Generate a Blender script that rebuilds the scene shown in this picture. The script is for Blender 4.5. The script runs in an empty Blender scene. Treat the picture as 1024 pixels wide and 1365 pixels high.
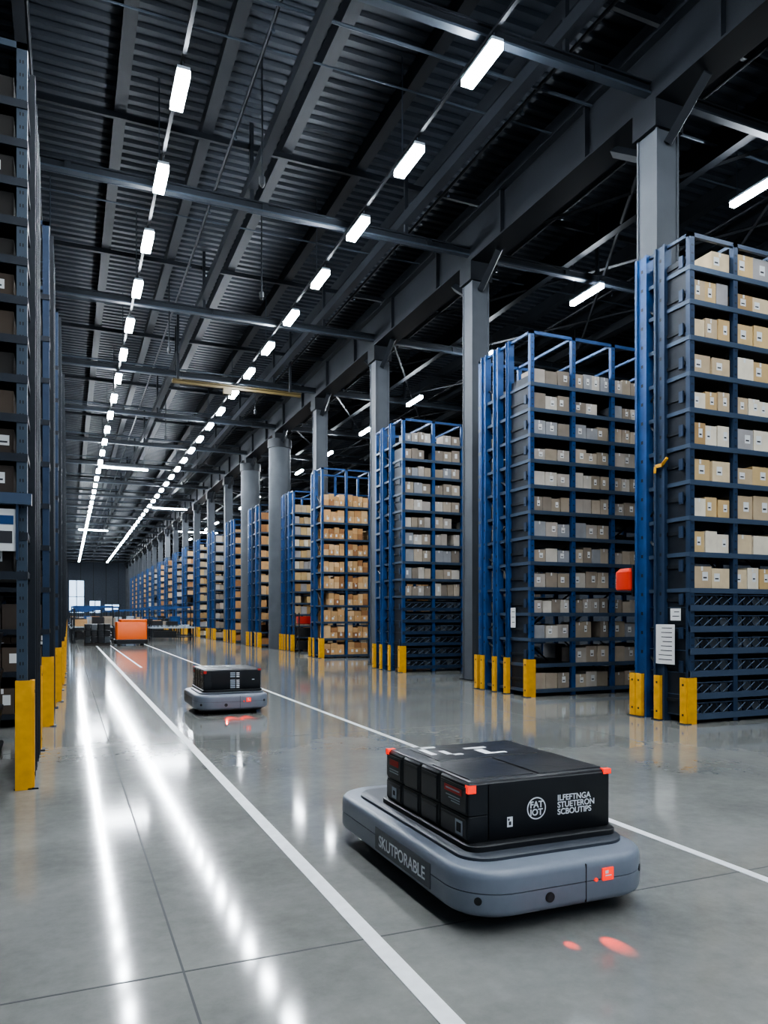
import bpy, bmesh, math, random
from mathutils import Vector, Matrix
random.seed(7)
scene = bpy.context.scene
COL = scene.collection

# ------------------------------------------------------------------ materials
def mat(name, col, rough=.5, metal=0., emit=None, estr=0., noise=0., nscale=5., island=None, coat=0., bump=0., spec=.5):
    m = bpy.data.materials.new(name); m.use_nodes = True
    nt = m.node_tree; b = nt.nodes['Principled BSDF']
    b.inputs['Base Color'].default_value = (*col, 1)
    b.inputs['Roughness'].default_value = rough
    b.inputs['Metallic'].default_value = metal
    b.inputs['Specular IOR Level'].default_value = spec
    if coat: b.inputs['Coat Weight'].default_value = coat
    if emit:
        b.inputs['Emission Color'].default_value = (*emit, 1)
        b.inputs['Emission Strength'].default_value = estr
    src = None
    if island:
        g = nt.nodes.new('ShaderNodeNewGeometry'); r = nt.nodes.new('ShaderNodeValToRGB')
        r.color_ramp.interpolation = 'CONSTANT'
        els = r.color_ramp.elements
        while len(els) < len(island): els.new(.5)
        for i, c in enumerate(island):
            els[i].position = i/len(island); els[i].color = (*c, 1)
        nt.links.new(g.outputs['Random Per Island'], r.inputs[0]); src = r.outputs[0]
    if noise or bump:
        tc = nt.nodes.new('ShaderNodeTexCoord')
        n = nt.nodes.new('ShaderNodeTexNoise'); n.inputs['Scale'].default_value = nscale
        n.inputs['Detail'].default_value = 5
        nt.links.new(tc.outputs['Object'], n.inputs['Vector'])
        if noise:
            mr = nt.nodes.new('ShaderNodeMapRange')
            mr.inputs['From Min'].default_value = .3; mr.inputs['From Max'].default_value = .7
            mr.inputs['To Min'].default_value = 1-noise; mr.inputs['To Max'].default_value = 1+noise
            nt.links.new(n.outputs['Fac'], mr.inputs[0])
            mx = nt.nodes.new('ShaderNodeVectorMath'); mx.operation = 'SCALE'
            if src: nt.links.new(src, mx.inputs[0])
            else: mx.inputs[0].default_value = col
            nt.links.new(mr.outputs[0], mx.inputs['Scale']); src = mx.outputs[0]
        if bump:
            bp = nt.nodes.new('ShaderNodeBump'); bp.inputs['Strength'].default_value = bump
            bp.inputs['Distance'].default_value = .01
            nt.links.new(n.outputs['Fac'], bp.inputs['Height']); nt.links.new(bp.outputs[0], b.inputs['Normal'])
    if src: nt.links.new(src, b.inputs['Base Color'])
    return m

M = {}
M['blue']   = mat('blue_paint', (.017,.07,.205), .36, .2, noise=.3, nscale=3)
M['navy']   = mat('navy_paint', (.022,.045,.09), .42, .25, noise=.2, nscale=3)
M['slate']  = mat('slate_paint', (.045,.065,.09), .42, .25, noise=.2, nscale=3)
M['dark']   = mat('dark_steel', (.014,.018,.024), .5, .3, noise=.2)
M['panelg'] = mat('rack_side_panel', (.018,.023,.032), .45, .3, noise=.25, nscale=4)
M['black']  = mat('black_plastic', (.012,.013,.015), .42)
M['tote']   = mat('grey_tote', (.06,.07,.085), .45, island=[(.02,.025,.03),(.06,.07,.08),(.015,.017,.02),(.09,.10,.11)])
M['shelf']  = mat('shelf_steel', (.06,.09,.14), .4, .3)
M['yellow'] = mat('yellow_guard', (.72,.36,.015), .5, noise=.12, nscale=9)
M['tan']    = mat('cardboard_tan', (.4,.33,.25), .8, island=[(.34,.28,.21),(.47,.39,.30),(.24,.20,.16),(.56,.51,.44),(.38,.31,.24),(.30,.30,.31),(.42,.37,.32),(.28,.23,.18)], noise=.1)
M['warm']   = mat('cardboard_warm', (.5,.3,.15), .8, island=[(.55,.29,.12),(.66,.38,.17),(.38,.18,.075),(.74,.48,.25),(.55,.33,.15)], noise=.1)
M['gold']   = mat('cardboard_gold', (.6,.44,.2), .75, island=[(.55,.37,.17),(.66,.52,.33),(.40,.25,.11),(.74,.66,.52),(.50,.38,.24),(.60,.42,.20),(.36,.34,.33)], noise=.1)
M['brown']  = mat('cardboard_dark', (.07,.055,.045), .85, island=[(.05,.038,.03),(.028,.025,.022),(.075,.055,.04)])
M['label']  = mat('paper_label', (.72,.72,.70), .7)
M['ink']    = mat('ink', (.03,.03,.035), .7)
M['pillar'] = mat('pillar_grey_paint', (.075,.084,.097), .6, noise=.12, nscale=1.5)
M['girder'] = mat('girder_steel', (.012,.015,.020), .5, .2, noise=.2, nscale=1)
M['beam']   = mat('beam_steel', (.05,.063,.082), .45, .3, noise=.15, nscale=1)
M['deck']   = mat('roof_deck', (.022,.028,.038), .42, .3, noise=.25, nscale=.7)
M['wall']   = mat('wall_panel', (.06,.075,.10), .7, noise=.15)
M['lamp']   = mat('lamp_diffuser', (.9,.95,1), .5, emit=(.86,.93,1), estr=165)
M['white']  = mat('white_paint', (.78,.8,.81), .45, noise=.08, nscale=12)
M['body']   = mat('robot_body_grey', (.19,.215,.26), .36, noise=.03, nscale=20)
M['bodyd']  = mat('robot_body_dark', (.05,.058,.072), .4)
M['case']   = mat('black_case', (.012,.014,.017), .42, noise=.15, nscale=6, bump=.05)
M['film']   = mat('black_film', (.022,.022,.024), .28, noise=.35, nscale=4, bump=.9)
M['panel']  = mat('case_panel', (.024,.028,.033), .36)
M['print']  = mat('white_print', (.9,.92,.94), .5)
M['redp']   = mat('red_sticker', (.5,.03,.02), .45)
M['redglow']  = mat('red_lamp_label_glow', (.8,.05,.02), .4, emit=(1,.02,.008), estr=.9)  # bumper lamps, and a glow put into the payload corner labels
M['orange'] = mat('orange_plastic', (.95,.15,.01), .4)
M['red']    = mat('red_plastic', (.7,.04,.015), .4)
M['lgrey']  = mat('light_grey_metal', (.35,.4,.45), .4)
M['rubber'] = mat('rubber', (.012,.012,.012), .8)
M['ochre']  = mat('crane_beam_paint', (.08,.055,.015), .5)
M['window'] = mat('window_daylight', (.8,.9,1), .3, emit=(.5,.72,1), estr=1.6)
M['joint']  = mat('floor_joint', (.06,.065,.065), .7)

# floor
def floor_mat():
    m = bpy.data.materials.new('polished_concrete'); m.use_nodes = True
    nt = m.node_tree; b = nt.nodes['Principled BSDF']; N = nt.nodes.new; L = nt.links.new
    tc = N('ShaderNodeTexCoord')
    n1 = N('ShaderNodeTexNoise'); n1.inputs['Scale'].default_value = .8; n1.inputs['Detail'].default_value = 8
    n2 = N('ShaderNodeTexNoise'); n2.inputs['Scale'].default_value = 9; n2.inputs['Detail'].default_value = 8; n2.inputs['Roughness'].default_value=.7
    for n in (n1, n2): L(tc.outputs['Object'], n.inputs['Vector'])
    mix = N('ShaderNodeMath'); mix.operation = 'ADD'
    m2 = N('ShaderNodeMath'); m2.operation = 'MULTIPLY'; m2.inputs[1].default_value = .5
    L(n2.outputs['Fac'], m2.inputs[0]); L(n1.outputs['Fac'], mix.inputs[0]); L(m2.outputs[0], mix.inputs[1])
    r = N('ShaderNodeValToRGB'); r.color_ramp.elements[0].position = .5; r.color_ramp.elements[1].position = 1.
    r.color_ramp.elements[0].color = (.15,.153,.142, 1); r.color_ramp.elements[1].color = (.275,.276,.258, 1)
    L(mix.outputs[0], r.inputs[0]); L(r.outputs[0], b.inputs['Base Color'])
    b.inputs['Roughness'].default_value = .088
    b.inputs['Specular IOR Level'].default_value = .42
    return m
M['floor'] = floor_mat()

# ------------------------------------------------------------------ mesh builder
class MB:
    def __init__(s): s.v=[]; s.f=[]; s.m=[]; s.mats=[]; s.sm=[]
    def mi(s, k):
        if k not in s.mats: s.mats.append(k)
        return s.mats.index(k)
    def face(s, idx, k, smooth=False): s.f.append(idx); s.m.append(s.mi(k)); s.sm.append(smooth)
    def box(s, x0,x1,y0,y1,z0,z1,k):
        b=len(s.v)
        s.v += [(x0,y0,z0),(x1,y0,z0),(x1,y1,z0),(x0,y1,z0),(x0,y0,z1),(x1,y0,z1),(x1,y1,z1),(x0,y1,z1)]
        for q in ((0,3,2,1),(4,5,6,7),(0,1,5,4),(1,2,6,5),(2,3,7,6),(3,0,4,7)):
            s.face(tuple(b+i for i in q), k)
    def bar(s, p0, p1, w, k):
        p0=Vector(p0); p1=Vector(p1); d=(p1-p0).normalized()
        a=d.orthogonal().normalized()*w/2; c=d.cross(a).normalized()*w/2
        b=len(s.v)
        for p in (p0,p1):
            for q in (a+c,a-c,-a-c,-a+c): s.v.append(tuple(p+q))
        for i in range(4): s.face((b+i,b+(i+1)%4,b+4+(i+1)%4,b+4+i),k)
        s.face((b+3,b+2,b+1,b),k); s.face((b+4,b+5,b+6,b+7),k)
    def cyl(s, p0, p1, r, k, n=16, r2=None):
        p0=Vector(p0); p1=Vector(p1); d=(p1-p0).normalized(); r2=r if r2 is None else r2
        a=d.orthogonal().normalized(); c=d.cross(a)
        b=len(s.v)
        for p,rr in ((p0,r),(p1,r2)):
            for i in range(n):
                t=2*math.pi*i/n; s.v.append(tuple(p+(a*math.cos(t)+c*math.sin(t))*rr))
        for i in range(n): s.face((b+i,b+(i+1)%n,b+n+(i+1)%n,b+n+i),k,True)
        s.face(tuple(b+i for i in reversed(range(n))),k); s.face(tuple(b+n+i for i in range(n)),k)
    def loft(s, x0,x1,y0,y1,r,levels,k,seg=8):
        """rounded-rectangle slab; levels = [(z,inset)]"""
        rings=[]
        for z,ins in levels:
            ring=[]; rr=max(r-ins,.002)
            for cx,cy,a0 in ((x1-ins-rr,y1-ins-rr,0),(x0+ins+rr,y1-ins-rr,90),(x0+ins+rr,y0+ins+rr,180),(x1-ins-rr,y0+ins+rr,270)):
                for i in range(seg+1):
                    t=math.radians(a0+90*i/seg)
                    ring.append(len(s.v)); s.v.append((cx+rr*math.cos(t),cy+rr*math.sin(t),z))
            rings.append(ring)
        n=len(rings[0])
        for a,b in zip(rings,rings[1:]):
            for i in range(n): s.face((a[i],a[(i+1)%n],b[(i+1)%n],b[i]),k,True)
        s.face(tuple(reversed(rings[0])),k); s.face(tuple(rings[-1]),k)
    def obj(s, name, parent=None, loc=(0,0,0)):
        me=bpy.data.meshes.new(name); me.from_pydata(s.v,[],s.f)
        for k in s.mats: me.materials.append(M[k])
        me.polygons.foreach_set('material_index', s.m)
        me.polygons.foreach_set('use_smooth', s.sm)
        me.update()
        if any(s.sm):
            try: me.set_sharp_from_angle(angle=math.radians(40))
            except Exception: pass
        o=bpy.data.objects.new(name,me); COL.objects.link(o); o.location=loc
        if parent: o.parent=parent
        return o

def empty(name, loc=(0,0,0)):
    e=bpy.data.objects.new(name,None); COL.objects.link(e); e.location=loc; e.empty_display_size=.2
    return e
def text(name, body, size, loc, rot, k, parent, extr=.0008, bold=0.):
    c=bpy.data.curves.new(name,'FONT'); c.body=body; c.size=size; c.extrude=extr; c.offset=bold
    c.align_x='LEFT'; c.space_line=.85
    t=bpy.data.objects.new(name+'_tmp',c); COL.objects.link(t)
    dg=bpy.context.evaluated_depsgraph_get(); me=bpy.data.meshes.new_from_object(t.evaluated_get(dg))
    bpy.data.objects.remove(t)
    me.materials.clear(); me.materials.append(M[k])
    o=bpy.data.objects.new(name,me); COL.objects.link(o)
    o.location=loc; o.rotation_euler=rot; o.parent=parent
    return o
def attach(o,e):
    o.parent=e; o.location=-Vector(e.location)

# ------------------------------------------------------------------ room shell
XL,XR,YB,YF,ZC=-14,34,-10,136,12.3
ZR=ZC-.01
b=MB(); b.box(XL,XR,YB,YF,-.2,0,'floor'); b.obj('floor')
b=MB()
for x in (.48,6.7,12.9,-5.7): b.box(x-.005,x+.005,YB,YF,0,.0012,'joint')
y=3.45
while y<YF:
    b.box(XL,XR,y-.005,y+.005,0,.0014,'joint'); y+=6.2
b.obj('floor_expansion_joints')
b=MB(); b.box(1.345,1.435,-3,120,0,.003,'white'); b.obj('floor_marking_line')
b=MB(); b.box(3.86,3.93,-3,110,0,.003,'white'); b.obj('floor_marking_line')
b=MB(); b.box(2.05,2.11,24,110,0,.003,'white'); b.obj('floor_marking_line')

# corrugated roof deck (ribs run across the hall)
b=MB(); y=YB; p=.3; prof=[]
while y<YF:
    prof += [(y,ZC),(y+.13,ZC),(y+.17,ZC+.07),(y+.26,ZC+.07)]; y+=p
for (yy,zz) in prof: b.v += [(XL,yy,zz),(XR,yy,zz)]
for i in range(len(prof)-1): b.face((2*i,2*i+1,2*i+3,2*i+2),'deck')
b.box(XL,XR,YB,YF,ZC+.12,ZC+.25,'deck')
b.obj('ceiling')
b=MB(); b.box(XL-.2,XL,YB,YF,0,ZC+.2,'wall'); b.obj('wall_left')
b=MB(); b.box(XR,XR+.2,YB,YF,0,ZC+.2,'wall'); b.obj('wall_right')
b=MB(); b.box(XL,XR,YF,YF+.2,0,ZC+.2,'wall')
for i in range(24): b.box(XL+i*2,XL+i*2+.08,YF-.05,YF,0,ZC,'girder')
b.obj('wall_far')
k=1
for x0,x1,z0,z1 in ((.2,2.6,2.0,7.4),(3.4,5.2,2.0,4.0),(5.8,8.2,2.4,3.4)):
    b=MB(); b.box(x0,x1,YF-.12,YF-.06,z0,z1,'window')
    n=max(2,int((x1-x0)/1.1))
    for i in range(n+1):
        xx=x0+(x1-x0)*i/n; b.box(xx-.06,xx+.06,YF-.18,YF-.06,z0-.05,z1+.05,'girder')
    b.box(x0,x1,YF-.18,YF-.06,z1,z1+.12,'girder'); b.box(x0,x1,YF-.18,YF-.06,(z0+z1)/2-.05,(z0+z1)/2+.05,'girder')
    b.obj('window_%d'%k); k+=1

# ------------------------------------------------------------------ pillars, girders, beams
PY=[10+6.2*i for i in range(-2,21)]
for i,y in enumerate(PY):
    b=MB(); x=9.3
    if i in (6,7,):
        b.cyl((x,y,0),(x,y,9.9),.52,'pillar',28)
        b.cyl((x,y,9.5),(x,y,9.9),.57,'girder',28)
    else:
        w=.22
        b.box(x-w,x+w,y-w,y+w,0,9.75,'pillar')
        for sx in (-1,1):
            for sy in (-1,1): b.box(x+sx*w-.02,x+sx*w+.02,y+sy*w-.02,y+sy*w+.02,0,9.75,'pillar')
        b.box(x-w-.08,x+w+.08,y-w-.08,y+w+.08,0,.03,'girder')
    b.box(x-.3,x+.3,y-.28,y+.28,9.75,10.2,'girder')
    b.obj('structural_pillar')
b=MB(); x=9.3
b.box(x-.3,x+.3,YB,YF,10.2,10.24,'girder'); b.box(x-.2,x+.2,YB,YF,10.24,11.2,'girder'); b.box(x-.36,x+.36,YB,YF,11.2,11.26,'girder')
for y in PY:
    for dy in (-1.6,1.6): b.box(x-.3,x+.3,y+dy-.03,y+dy+.03,10.24,11.2,'girder')
    b.bar((x,y-1.1,10.15),(x,y-.25,9.55),.14,'girder'); b.bar((x,y+1.1,10.15),(x,y+.25,9.55),.14,'girder')
b.obj('roof_girder')
b=MB(); x=21.5; b.box(x-.3,x+.3,YB,YF,10.2,11.3,'girder')
for y in PY: b.box(x-.25,x+.25,y-.25,y+.25,0,10.2,'pillar')
b.obj('roof_girder')
for i,y in enumerate(PY):
    b=MB()
    b.box(XL,XR,y-.07,y+.07,10.42,10.46,'beam'); b.box(XL,XR,y-.02,y+.02,10.46,10.6,'girder'); b.box(XL,XR,y-.07,y+.07,10.6,10.63,'girder')
    for x in range(XL+2,XR,4): b.box(x-.06,x+.06,y-.06,y+.06,10.46,10.6,'girder')
    for x in (-8,-1,3.7,7.4,13,17): b.box(x-.04,x+.04,y-.04,y+.04,10.63,ZR,'girder')
    b.obj('cross_beam')
b=MB()
x=XL+1
while x<XR:
    b.box(x-.09,x+.09,YB,YF,11.95,ZR,'girder'); b.box(x-.12,x+.12,YB,YF,11.9,11.95,'girder'); x+=1.75
y=YB+1.5
while y<YF:
    b.box(XL,XR,y-.04,y+.04,11.78,11.9,'girder'); y+=6.2
for x in (3.7,7.4,12.2,16.5): b.box(x-.1,x+.1,YB,YF,10.86,11.1,'girder')
b.obj('roof_purlins')
b=MB()
for x,z in ((-.6,11.35),(3.1,11.3),(7.9,11.2),(11,11.3),(15,11.3)):
    b.cyl((x,YB+.5,z),(x,YF-.5,z),.035,'girder',8)
    y=YB+1
    while y<60:
        b.cyl((x,y,z),(x,y,z-.14),.012,'beam',6); b.cyl((x,y,z-.14),(x,y,z-.17),.035,'beam',8); y+=3
for y in PY[:-1]:
    b.cyl((XL+.5,y+1.5,11.2),(XR-.5,y+1.5,11.2),.03,'beam',8); b.cyl((XL+.5,y+2.8,11.45),(XR-.5,y+2.8,11.45),.02,'beam',6)
b.obj('sprinkler_pipes')
b=MB()
for i,y in enumerate(PY[:-1]):
    for xa,xb in ((9.6,13.3),(13.3,17),(17,21)):
        b.bar((xa,y,10.9),(xb,y+6.2,10.9),.06,'girder')
        b.bar((xb,y,10.9),(xa,y+6.2,10.9),.06,'girder')
b.obj('roof_bracing')
b=MB()
for x,y in ((3.4,14),(4.6,19),(2.9,24),(7,30),(4.2,36)):
    b.cyl((x,y,ZR),(x,y,9.9),.018,'girder',8); b.cyl((x,y,9.9),(x,y,9.76),.06,'girder',12); b.cyl((x,y,9.76),(x,y,9.7),.05,'black',12,.02)
b.obj('security_camera_mounts')
b=MB(); b.box(3.4,8.1,27.25,27.37,9.8,9.9,'ochre'); b.box(3.4,8.1,27.18,27.44,9.9,9.93,'ochre')
for x in (3.6,7.7): b.box(x-.04,x+.04,27.27,27.35,9.93,ZR,'girder')
b.box(5.2,5.5,27.2,27.42,9.6,9.8,'ochre')
b.obj('crane_beam')
b=MB()
y=18
while y<100:
    b.box(-.9,-.37,y,y+.03,9.3,9.33,'beam'); y+=.45
for xa in (-.9,-.4): b.box(xa,xa+.03,18,YF-.5,9.3,9.4,'beam')
y=20
while y<YF-1:
    for xx in (-.88,-.39): b.cyl((xx,y,9.4),(xx,y,ZC+.03),.012,'beam',6)
    y+=5
b.obj('cable_tray')

# ------------------------------------------------------------------ lamps
def lamp_row(name,x,y0,step,w,ln,rail=True,ymax=130):
    b=MB(); y=y0
    while y>-6: y-=step
    ys=[]
    while y<ymax: ys.append(y); y+=step
    for y in ys:
        b.box(x-w*.5,x+w*.5,y-ln/2-.02,y+ln/2+.02,10.15,10.2,'lgrey')
        b.box(x-w*.5,x+w*.5,y-ln/2,y+ln/2,10.05,10.15,'lamp')
        for dy in (-ln*.4,ln*.4): b.cyl((x,y+dy,10.2),(x,y+dy,10.34 if rail else ZR),.01,'beam',6)
    if rail:
        b.box(x-.03,x+.03,YB,YF-.5,10.34,10.39,'girder')
        for y in ys[::2]: b.cyl((x,y+.3,10.39),(x,y+.3,ZR),.012,'beam',6)
    b.obj(name)
lamp_row('hanging_linear_lights',1.68,12.5,2.68,.2,.88)
lamp_row('hanging_linear_lights',5.9,10.1,2.68,.2,.92)
lamp_row('hanging_linear_lights',12.7,10.9,5.36,.13,1.25,False,100)
b=MB()
for x0,x1,y,z in ((1.6,4.2,44.5,9.8),(9.8,13.9,76,9.8),(1,3.6,78,9.8),(6,8.6,60,9.8)):
    b.box(x0,x1,y-.08,y+.08,z,z+.07,'lamp'); b.box(x0,x1,y-.1,y+.1,z+.07,z+.14,'lgrey')
    for xx in (x0+.2,x1-.2): b.cyl((xx,y,z+.14),(xx,y,ZR),.012,'beam',6)
b.obj('cross_aisle_lights')

# ------------------------------------------------------------------ racks
def rack(X0,Y0,depth,nb,bay,H,levels,boxk,frame='blue',low=None,ends=None,guard=.72,right=True,detail=2,bh=(.22,.3),nper=(3,4),fill=.97,panel=None,gw=.1,shelf='shelf'):
    """X0 = aisle-side corner. right=True extends towards +X, else towards -X."""
    e=empty('pallet_rack',(X0,Y0,0)); s=1 if right else -1
    f=MB(); W=nb*bay
    def bx(a,c,y0,y1,z0,z1,k,mb=f):
        xa,xb=(a,c) if right else (-c,-a)
        mb.box(xa,xb,y0,y1,z0,z1,k)
    pw=.09
    for i in range(nb+1):
        px=i*bay
        for py in (0,depth-.08):
            bx(px,px+pw,py,py+.015,0,H,frame); bx(px,px+.015,py+.015,py+.08,0,H,frame); bx(px+pw-.015,px+pw,py+.015,py+.08,0,H,frame)
            bx(px-.02,px+pw+.02,py-.02,py+.1,0,.012,'dark')
            if detail>=2 and py==0:
                z=.9
                while z<H-.1:
                    bx(px+.03,px+.042,-.0015,0,z,z+.03,'dark'); bx(px+.054,px+.066,-.0015,0,z,z+.03,'dark'); z+=.12
        if detail>=1 and (i in (0,nb) or detail>=2):
            z=.25; flip=False
            while z+1<H:
                a=(s*(px+.045),.08,z); c=(s*(px+.045),depth-.08,z+.9)
                if flip: a,c=(a[0],a[1],z+.9),(c[0],c[1],z)
                f.bar(a,c,.03,'dark'); z+=.9; flip=not flip
    bx(0,W+pw,0,.05,H-.06,H,frame); bx(0,W+pw,depth-.05,depth,H-.06,H,frame)
    for i in range(nb+1): bx(i*bay,i*bay+.05,0,depth,H-.05,H-.0,frame)
    for (yo,wd,k) in (ends or []):
        bx(-.05,.09,yo,yo+wd*.18,0,H+.02,k); bx(-.02,.09,yo+wd*.18,yo+wd*.82,0,H+.02,k); bx(-.05,.09,yo+wd*.82,yo+wd,0,H+.02,k)
        if detail>=2 and k!='dark':
            z=1.
            while z<H: bx(-.022,-.02,yo+wd*.42,yo+wd*.58,z,z+.05,'dark'); z+=.3
    if panel:
        ya,yb,zt=panel; bx(.02,.04,ya,yb,.1,zt,'panelg')
        z=.3
        while z<zt-.1: bx(.0,.02,ya,yb,z,z+.05,'dark'); bx(-.02,.0,ya+.02,ya+.1,z-.05,z+.12,'navy'); z+=.5
    g=MB(); go=.095 if right else .06
    cs=[.04]+[a+w_/2 for a,w_,k in (ends or []) if k!='dark']+[depth-.04]
    for yc in cs:
        if guard:
            ya,yb=yc-gw/2,yc+gw/2
            bx(-go,-go+.02,ya,yb,0,guard,'yellow',g); bx(-go,-.01,ya-.012,ya,0,guard,'yellow',g)
            bx(-go,-go+.04,yb,yb+.012,0,guard,'yellow',g)
            bx(-go-.035,-.005,ya-.03,yb+.03,0,.015,'dark',g)
            for zz in (.12,guard-.12): bx(-go-.005,-go,yc-.015,yc+.015,zz,zz+.03,'dark',g)
    if guard: bx(-go+.02,pw+.01,-.035,-.015,0,guard,'yellow',g); bx(pw-.01,pw+.01,-.015,.06,0,guard,'yellow',g)
    c=MB()
    for li,z in enumerate(levels):
        bx(0,W+pw,-.012,.03,z-.075,z,shelf); bx(0,W+pw,depth-.03,depth+.01,z-.075,z,shelf)
        bx(.015,W,.03,depth-.03,z-.02,z-.005,'dark')
        bx(-.005,.02,0,depth,z-.06,z,shelf)
        nxt=levels[li+1] if li+1<len(levels) else H
        gap=nxt-z-.1
        for i in range(nb):
            xa=i*bay+pw+.02; xb=(i+1)*bay-.02
            for row,(ya,yb) in enumerate(((.04,min(.5,depth*.45)),(max(depth-.5,depth*.55),depth-.04))):
                if random.random()>fill: continue
                n=random.randint(*nper); w=(xb-xa)/n
                h0=random.uniform(*bh)
                for j in range(n):
                    if random.random()<.04: continue
                    h=min(h0+random.uniform(-.03,.03),gap)
                    jx=xa+j*w+.006; dy=random.uniform(0,.04)
                    bx(jx,jx+w-.014,ya+dy,yb,z,z+h,boxk,c)
                    if row==0 and detail>=1:
                        if random.random()<.6:
                            lx=jx+w*random.uniform(.1,.5); lw=w*.3
                            bx(lx,lx+lw,ya+dy-.002,ya+dy,z+h*.35,z+h*.75,'label',c)
                            if detail>=2: bx(lx+lw*.15,lx+lw*.8,ya+dy-.003,ya+dy-.002,z+h*.45,z+h*.52,'ink',c)
                        if random.random()<.5: bx(jx+w*.4,jx+w*.5,ya+dy-.0012,ya+dy,z+h*.8,z+h,'label',c)
                    if boxk=='warm' and gap>h*2 : bx(jx,jx+w-.014,ya+dy,yb,z+h+.003,z+h*1.9,boxk,c)
    if low:
        l=MB()
        for z in low:
            bx(0,W+pw,-.02,.03,z-.06,z+.03,'shelf' if frame!='blue' else 'navy',l); bx(0,W+pw,depth-.03,depth,z-.05,z+.02,frame,l)
            bx(.015,W,.03,depth-.03,z-.01,z,'shelf',l)
            bx(.02,W,depth*.5,depth*.5+.02,z,z+.26,'black',l)
            for i in range(nb):
                xa=i*bay+pw; n=4; w=(bay-pw)/n
                for j in range(n):
                    xx=xa+j*w
                    l.bar((s*xx,.02,z+.03),(s*(xx+w*.9),.02,z+.15),.012,'shelf')
                    l.bar((s*(xx+w*.9),.03,z+.03),(s*(xx+w*.2),.03,z+.19),.01,'navy')
                    bx(xx+.01,xx+w-.02,.08,.5,z+.0,z+.14+.06*random.random(),'tote',l)
                l.bar((s*xa,.015,z+.18),(s*(xa+bay-pw),.015,z+.18),.014,'shelf')
        l.obj('wire_basket_shelves',e)
    f.obj('frame',e); g.obj('post_guards',e) if g.v else None
    if c.v: c.obj('cartons',e)
    return e

def lv(z0,step,n): return [z0+step*i for i in range(n)]
lowz=[.12,.42,.75,1.08,1.41,1.72]
r1=rack(8.4,8.38,1.15,5,.86,7.22,lv(2.0,.53,9)+[6.74],'gold','navy',lowz,[(.46,.22,'navy'),(.84,.26,'blue')],.68,bh=(.27,.36),nper=(2,3),panel=(.1,.46,6.9))
r2=rack(8.3,12.34,2.0,5,.98,7.15,lv(.15,.5,13),'tan','blue',None,[(.72,.1,'blue'),(1.12,.2,'blue'),(1.62,.2,'blue')],.74,bh=(.24,.31),panel=(.1,.7,6.3))
r3=rack(8.6,19.06,2.0,5,.93,7.1,lv(2.15,.48,10),'tan','blue',[.15,.48,.8,1.12,1.45,1.78],[(.7,.14,'blue'),(1.3,.2,'blue')],.74,bh=(.25,.34),detail=1,panel=(.1,.6,6.3))
r4=rack(8.7,26.6,1.35,5,.95,7.1,lv(.12,.62,10),'warm','blue',None,[(.7,.15,'blue')],.74,bh=(.2,.24),detail=1)
r5=rack(9.15,32.0,2.0,4,.95,7.1,lv(.15,.5,13),'gold','blue',None,[(.5,.2,'blue'),(1.0,.2,'navy'),(1.4,.2,'blue')],.74,bh=(.28,.38),detail=0)
y=36.6; n=0
ks=['warm','warm','tan','gold','warm','tan']
while y<122:
    rack(8.75,y,2.6,4,.95,7.1,lv(.15,.62,11),ks[n%6],'blue' if n%2 else 'navy',None,[(.5,.2,'blue'),(1.4,.2,'navy'),(2.0,.2,'blue')],.74,bh=(.3,.42),nper=(2,3),detail=0)
    y+=6.2; n+=1
# left-hand racks
ly=[7.63,11.8,15.1,18.7,22.4,26.2]
lx=[-.34,-.24,-.16,-.12,-.1,-.1]
while ly[-1]<112: ly.append(ly[-1]+5.2); lx.append(-.1)
lrack=None
for i,(a,c) in enumerate(zip(lx,ly)):
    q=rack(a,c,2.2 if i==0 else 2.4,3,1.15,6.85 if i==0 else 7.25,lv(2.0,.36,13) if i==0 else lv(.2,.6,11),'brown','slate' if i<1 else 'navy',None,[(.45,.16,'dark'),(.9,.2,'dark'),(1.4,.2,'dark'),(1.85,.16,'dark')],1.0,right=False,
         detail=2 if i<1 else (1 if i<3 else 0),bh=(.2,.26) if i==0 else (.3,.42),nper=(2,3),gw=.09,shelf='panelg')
    lrack=lrack or q

def sign(name,X,y0,y1,z0,z1,lines,e):
    b=MB(); b.box(X-.008,X,y0,y1,z0,z1,'label')
    for i in range(lines):
        zz=z1-(z1-z0)*(i+.8)/(lines+.8); b.box(X-.0095,X-.008,y0+(y1-y0)*.12,y1-(y1-y0)*random.uniform(.12,.4),zz-.006,zz+.006,'ink')
    attach(b.obj(name),e)
sign('notice_sheet',8.345,8.62,9.0,.86,1.46,8,r1)
sign('notice_sheet',8.345,8.5,8.7,1.52,1.7,2,r1)
sign('notice_sheet',8.29,12.85,13.02,1.35,1.75,3,r2)
b=MB(); b.loft(8.3,8.62,9.56,9.9,.05,[(2.0,.02),(2.02,0),(2.3,0),(2.36,.06)],'red',5); b.box(8.36,8.56,9.53,9.57,1.9,2.4,'dark'); attach(b.obj('red_equipment_box'),r1)
b=MB(); b.box(8.32,8.35,8.86,9.0,3.86,3.91,'yellow'); b.bar((8.33,8.86,3.89),(8.33,8.76,3.97),.04,'yellow'); b.bar((8.33,9.0,3.88),(8.33,9.02,3.78),.035,'yellow'); attach(b.obj('yellow_safety_latch'),r1)
b=MB()
b.box(-1.9,-.3,7.5,7.6,2.6,2.7,'shelf')
b.box(-.62,-.42,7.555,7.575,2.18,2.56,'label'); b.box(-.58,-.46,7.55,7.556,2.25,2.36,'ink'); b.box(-.6,-.45,7.55,7.556,2.42,2.5,'blue')
b.box(-.43,-.41,7.53,7.6,2.1,2.6,'navy'); attach(b.obj('bay_label_panel'),lrack)
b=MB()
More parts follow.
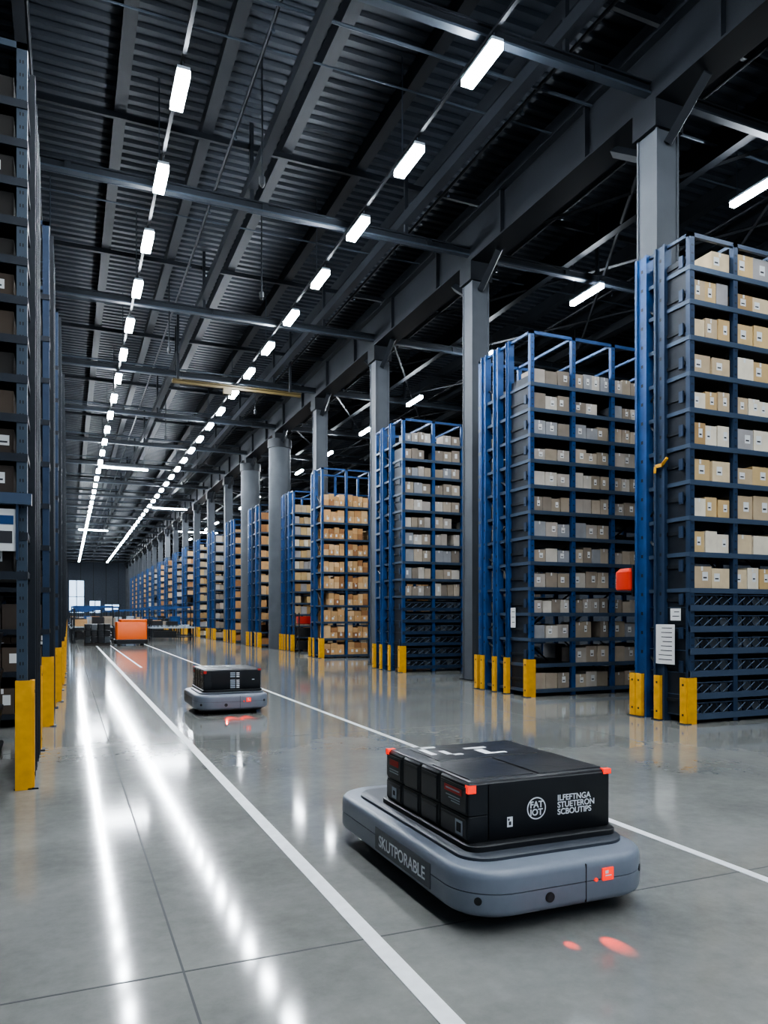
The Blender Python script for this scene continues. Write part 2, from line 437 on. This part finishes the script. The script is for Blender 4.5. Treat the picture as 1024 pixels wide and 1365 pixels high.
for i in range(5):
    z=.02+i*.36
    for xx in (-1.3,-.94):
        b.loft(xx,xx+.34,7.75,8.4,.04,[(z,.03),(z+.27,0),(z+.3,-.012),(z+.33,-.012),(z+.335,.01)],'black',4)
attach(b.obj('stacked_plastic_crates'),lrack)

# ------------------------------------------------------------------ mobile robot
def robot(loc, red=True, detail=True, L=2.05):
    e=empty('transport_robot',loc)
    b=MB()
    b.loft(-.52,.52,.10,L-.1,.18,[(.045,.02),(.06,0),(.12,0)],'black')
    b.loft(-.6,.6,0,L,.27,[(.085,.03),(.1,.008),(.12,0),(.205,0)],'body',12)
    b.loft(-.592,.592,.008,L-.008,.262,[(.203,0),(.212,0)],'bodyd',12)
    b.loft(-.6,.6,0,L,.27,[(.21,0),(.275,0),(.298,.006),(.312,.02),(.32,.042)],'body',12)
    b.loft(-.5,.55,.17,L-.2,.16,[(.318,0),(.335,0),(.345,.012)],'bodyd',10)
    b.loft(-.45,.53,.25,1.5,.08,[(.34,0),(.372,0),(.378,.008)],'black',8)
    b.obj('chassis',e)
    w=MB()
    for sx in (-1,1):
        for yy in (.35,L/2,L-.35):
            w.cyl((sx*.40-.035,yy,.062),(sx*.40+.035,yy,.062),.062,'rubber',20); w.cyl((sx*.40-.04,yy,.062),(sx*.40+.04,yy,.062),.03,'lgrey',12)
    w.obj('wheels',e)
    d=MB()
    d.box(.095,.099,-.003,.01,.1,.3,'ink')
    d.cyl((-.13,.02,.16),(-.13,-.006,.16),.026,'black',18); d.cyl((-.13,-.004,.16),(-.13,-.008,.16),.017,'ink',14)
    for cx,ang,zz in ((.33,40,.21),(-.33,-42,.17)):
        dx,dy=math.sin(math.radians(ang)),-math.cos(math.radians(ang))
        d.cyl((cx+dx*.255,.27+dy*.255,zz),(cx+dx*.275,.27+dy*.275,zz),.02,'black',14)
    d.box(.20,.27,-.007,.005,.2,.265,'redglow'); d.box(.215,.255,-.009,-.006,.222,.228,'print'); d.box(.215,.235,-.009,-.006,.236,.252,'print')
    d.cyl((.16,.01,.21),(.16,-.006,.21),.01,'redglow',10)
    d.box(-.604,-.598,.42,1.2,.125,.262,'bodyd')
    d.box(.597,.603,.42,1.4,.125,.262,'bodyd')
    d.obj('bumper_details',e)
    if detail:
        text('side_lettering','SKUTPORABLE',.1,(-.6045,1.14,.155),(math.pi/2,0,-math.pi/2),'print',e,bold=.001)
    x0,x1,y0,y1,z0,z1=-.43,.51,.31,1.42,.378,.70
    p=MB()
    p.loft(x0+.10,x1,y0,y1,.02,[(z0,.008),(z0+.01,0),(z1-.012,0),(z1,.012)],'case',4)
    mods=[(y0-.0,.33),(y0+.345,.24),(y0+.60,.24),(y0+.855,.255)]
    for (ya,ln) in mods:
        p.loft(x0,x0+.14,ya,ya+ln,.014,[(z0,.006),(z0+.008,0),(z0+.138,0),(z0+.143,.006),(z0+.148,0),(z1-.012,0),(z1-.002,.01)],'case',3)
        for (za,zb) in ((z0+.02,z0+.128),(z0+.16,z1-.025)):
            p.box(x0-.007,x0,ya+.02,ya+ln-.02,za,zb,'panel')
            p.box(x0-.010,x0-.007,ya+.03,ya+ln-.03,zb-.018,zb-.010,'case')
    p.loft(x0+.01,x1-.006,y0+.006,y1-.01,.02,[(z1-.004,0),(z1+.004,.004),(z1+.007,.02)],'film',4)
    for (a0,a1,c0,c1,h) in ((x0+.03,x0+.45,y0+.05,y0+.5,.007),(x0+.47,x1-.03,y0+.04,y0+.55,.009),(x0+.12,x1-.1,y0+.58,y1-.05,.006)):
        p.loft(a0,a1,c0,c1,.01,[(z1+.004,0),(z1+.005+h,.004),(z1+.006+h,.012)],'film',3)
    p.obj('payload_case',e)
    q=MB(); xs=x0-.0085
    q.box(xs-.002,xs,y0+.05,y0+.13,z0+.03,z0+.11,'lgrey'); q.box(xs-.003,xs-.002,y0+.065,y0+.115,z0+.045,z0+.095,'ink')
    q.box(xs-.002,xs,y0+.06,y0+.26,z1-.08,z1-.045,'redp'); q.box(xs-.003,xs-.002,y0+.08,y0+.24,z1-.066,z1-.058,'lgrey')
    for j in range(3): q.box(xs-.002,xs,y0+.08,y0+.24-.03*j,z1-.102-.014*j,z1-.096-.014*j,'lgrey')
    q.box(xs-.002,xs,y0+.9,y0+1.04,z1-.085,z1-.045,'redp')
    for j in range(2): q.box(xs-.002,xs,y0+.9,y0+1.04,z1-.115-.016*j,z1-.107-.016*j,'lgrey')
    q.box(xs-.002,xs,y0+.93,y0+1.0,z0+.03,z0+.10,'lgrey'); q.box(xs-.003,xs-.002,y0+.95,y0+.98,z0+.05,z0+.08,'ink')
    q.box(x0-.004,x0+.045,y0-.004,y0+.03,z1-.055,z1-.012,'redglow' if red else 'redp')  # red corner labels, not lamps; emission in their colour makes them glow
    q.box(x1-.05,x1+.003,y0-.003,y0+.03,z1-.02,z1+.0085,'redglow' if red else 'redp')
    q.box(x0-.004,x0+.05,y1-.04,y1+.003,z1-.03,z1+.0075,'redglow' if red else 'redp')
    zt=z1+.0122
    q.box(x0+.16,x0+.20,y0+.76,y0+.96,zt,zt+.001,'print'); q.box(x0+.26,x0+.30,y0+.74,y0+.86,zt,zt+.001,'print'); q.box(x0+.3,x0+.36,y0+.70,y0+.74,zt,zt+.001,'print')
    q.box(x0+.46,x0+.62,y0+.86,y0+.90,zt,zt+.001,'print'); q.box(x0+.5,x0+.56,y0+.66,y0+.82,zt,zt+.001,'print'); q.box(x0+.2,x0+.3,y0+.98,y0+1.02,zt,zt+.001,'print')
    q.box(x0+.56,x0+.66,y0+.66,y0+.70,zt,zt+.001,'print')
    yf=y0-.0015; cx,cz=-.0,z0+.15
    if detail:
        n=40; ro,ri=.062,.055
        for i in range(n):
            a0=2*math.pi*i/n; a1=2*math.pi*(i+1)/n; bb=len(q.v)
            for r_,a_ in ((ri,a0),(ro,a0),(ro,a1),(ri,a1)): q.v.append((cx+r_*math.cos(a_),yf,cz+r_*math.sin(a_)))
            q.face((bb,bb+1,bb+2,bb+3),'print')
        q.box(-.19,-.155,yf-.001,yf+.001,z0+.065,z0+.12,'print'); q.box(-.18,-.165,yf-.002,yf,z0+.075,z0+.095,'ink'); q.box(-.185,-.175,yf-.002,yf,z0+.1,z0+.112,'ink')
    else:
        for j in range(9):
            if j!=5: q.box(.0,.08,yf-.001,yf+.001,z0+.02+j*.03,z0+.04+j*.03,'lgrey'); q.box(.1,.15,yf-.001,yf+.001,z0+.02+j*.03,z0+.035+j*.03,'print')
        q.box(.36,.4,yf-.001,yf+.001,z0+.15,z0+.16,'print')
    q.obj('payload_markings',e)
    if detail:
        rx=(math.pi/2,0,0)
        text('badge_lettering','FAT\nIOT',.05,(cx-.043,yf,cz+.004),rx,'print',e,bold=.0012)
        text('front_lettering','ILFEFTNGA\nSTUETERON\nSCBOUTIPS',.046,(.14,yf,cz+.028),rx,'print',e,bold=.0008)
    for (dx,ty,en,sz,bl) in ((.05,-.27,48,24,1),(-.15,-.2,20,18,1)) if detail else ((-.12,-.4,130,34,1),(.12,-.36,110,32,1)):
        ld=bpy.data.lights.new('guidance_lamp','SPOT'); ld.color=(1,.03,.006); ld.energy=en; ld.spot_size=math.radians(sz); ld.spot_blend=bl; ld.shadow_soft_size=.004
        lo=bpy.data.objects.new('guidance_lamp',ld); COL.objects.link(lo); lo.parent=e
        lo.location=(dx,-.012,.15); d_=Vector((dx,ty,0))-Vector(lo.location); lo.rotation_euler=d_.to_track_quat('-Z','Y').to_euler()
    return e
robot((2.4,3.2,0))
robot((2.47,12.05,0),False,False,1.6)

# ------------------------------------------------------------------ distant equipment
e=empty('orange_tote_robot',(3.1,41.5,0))
b=MB(); b.loft(-.85,.85,0,1.5,.15,[(.08,.03),(.1,0),(.3,0),(.33,.03)],'black'); 
b.loft(-.75,.8,.08,1.4,.08,[(.33,0),(1.2,0),(1.25,.04)],'orange',5)
b.loft(-.55,.8,.1,1.4,.06,[(1.24,0),(1.36,0),(1.38,.02)],'orange',5)
for sx in (-.6,.6):
    for yy in (.3,1.2): b.cyl((sx-.05,yy,.09),(sx+.05,yy,.09),.09,'rubber',14)
b.obj('body',e)
e=empty('pallet_of_crates',(1.45,42.2,0))
b=MB()
for i in range(5): b.box(-.65+i*.28,-.5+i*.28,-.5,.6,.12,.15,'brown')
for yy in (-.5,0,.5): b.box(-.65,.62,yy-.05,yy+.05,0,.12,'brown')
for i in range(4):
    for j in range(3):
        z=.16+j*.33; b.loft(-.64+i*.32,-.34+i*.32,-.5,.5,.03,[(z,.02),(z+.28,0),(z+.31,0)],'black' if (i+j)%3 else 'tote',3)
b.obj('crates',e)
# order trolley parked between two racks
e=empty('order_picking_trolley',(9.0,29.7,0))
b=MB()
for xx in (-.35,.31):
    for yy in (-.3,.26):
        b.box(xx,xx+.04,yy,yy+.04,.12,1.7,'dark'); b.cyl((xx+.01,yy+.02,.06),(xx+.03,yy+.02,.06),.06,'rubber',12); b.box(xx,xx+.04,yy,yy+.04,.06,.14,'dark')
for z in (.18,.7,1.22): b.box(-.36,.36,-.31,.31,z,z+.03,'dark')
b.loft(-.3,.3,-.26,.26,.03,[(.21,.02),(.55,0)],'black',3); b.loft(-.3,.3,-.26,.26,.03,[(.73,.02),(1.08,0)],'black',3); b.loft(-.3,.3,-.26,.26,.03,[(1.25,.02),(1.55,0)],'redp',3)
b.obj('frame',e)
def station(name,x,y,w,dk='lgrey'):
    e=empty(name,(x,y,0)); b=MB()
    for xx in (0,w-.08):
        for yy in (0,1.1): b.box(xx,xx+.08,yy,yy+.08,0,1.0,'dark')
    b.box(-.05,w+.05,-.05,1.25,.78,.88,dk)
    nx=int(w/.22)
    for i in range(nx): b.cyl((i*.22+.1,0,.91),(i*.22+.1,1.2,.91),.04,'lgrey',8)
    for i in range(int(w/.9)):
        h=random.uniform(.2,.6); kk=random.choice(['tan','black','lgrey','blue','black','warm'])
        b.box(i*.9+.1,i*.9+.75,.2,.95,.96,.96+h,kk)
    b.box(0,w,.1,1.1,.2,.26,'dark'); b.box(.2,w*.6,.2,1.0,.26,.6,'black')
    if w<3: 
        b.box(0,.06,1.1,1.16,.9,2.1,'dark'); b.box(w-.06,w,1.1,1.16,.9,2.1,'dark'); b.box(0,w,1.08,1.18,2.05,2.15,'blue')
    b.obj('frame',e)
random.seed(3)
station('roller_conveyor',4.7,48,2.6)
station('roller_conveyor',4.5,52,3.4,'blue')
station('roller_conveyor',4.6,56,3.0,'lgrey')
station('roller_conveyor',.3,46,2.2,'dark')
station('roller_conveyor',.2,49,2.8,'lgrey')
for i in range(20):
    y=53+i*3.6
    station('packing_station',random.uniform(-.0,1.0),y,random.choice([1.8,2.4,3.2]),random.choice(['lgrey','dark','blue']))
    station('packing_station',random.uniform(3.6,5.6),y+7,random.choice([1.8,2.4,3.0]),random.choice(['lgrey','dark','blue']))

# ------------------------------------------------------------------ world
w=bpy.data.worlds.new('World'); scene.world=w; w.use_nodes=True
bg=w.node_tree.nodes['Background']; bg.inputs[0].default_value=(.62,.77,1,1); bg.inputs[1].default_value=.4

# ------------------------------------------------------------------ camera
cd=bpy.data.cameras.new('camera'); cam=bpy.data.objects.new('camera',cd); COL.objects.link(cam)
cam.location=(0,0,1.6); cam.rotation_euler=(math.pi/2,0,-math.radians(22.88))
cd.sensor_fit='VERTICAL'; cd.sensor_height=36; cd.lens=1000/1365*36; cd.shift_y=(820-682.5)/1365
cd.clip_end=400
scene.camera=cam
scene.view_settings.view_transform='AgX'
scene.view_settings.look='AgX - Medium High Contrast'
scene.view_settings.exposure=0.3
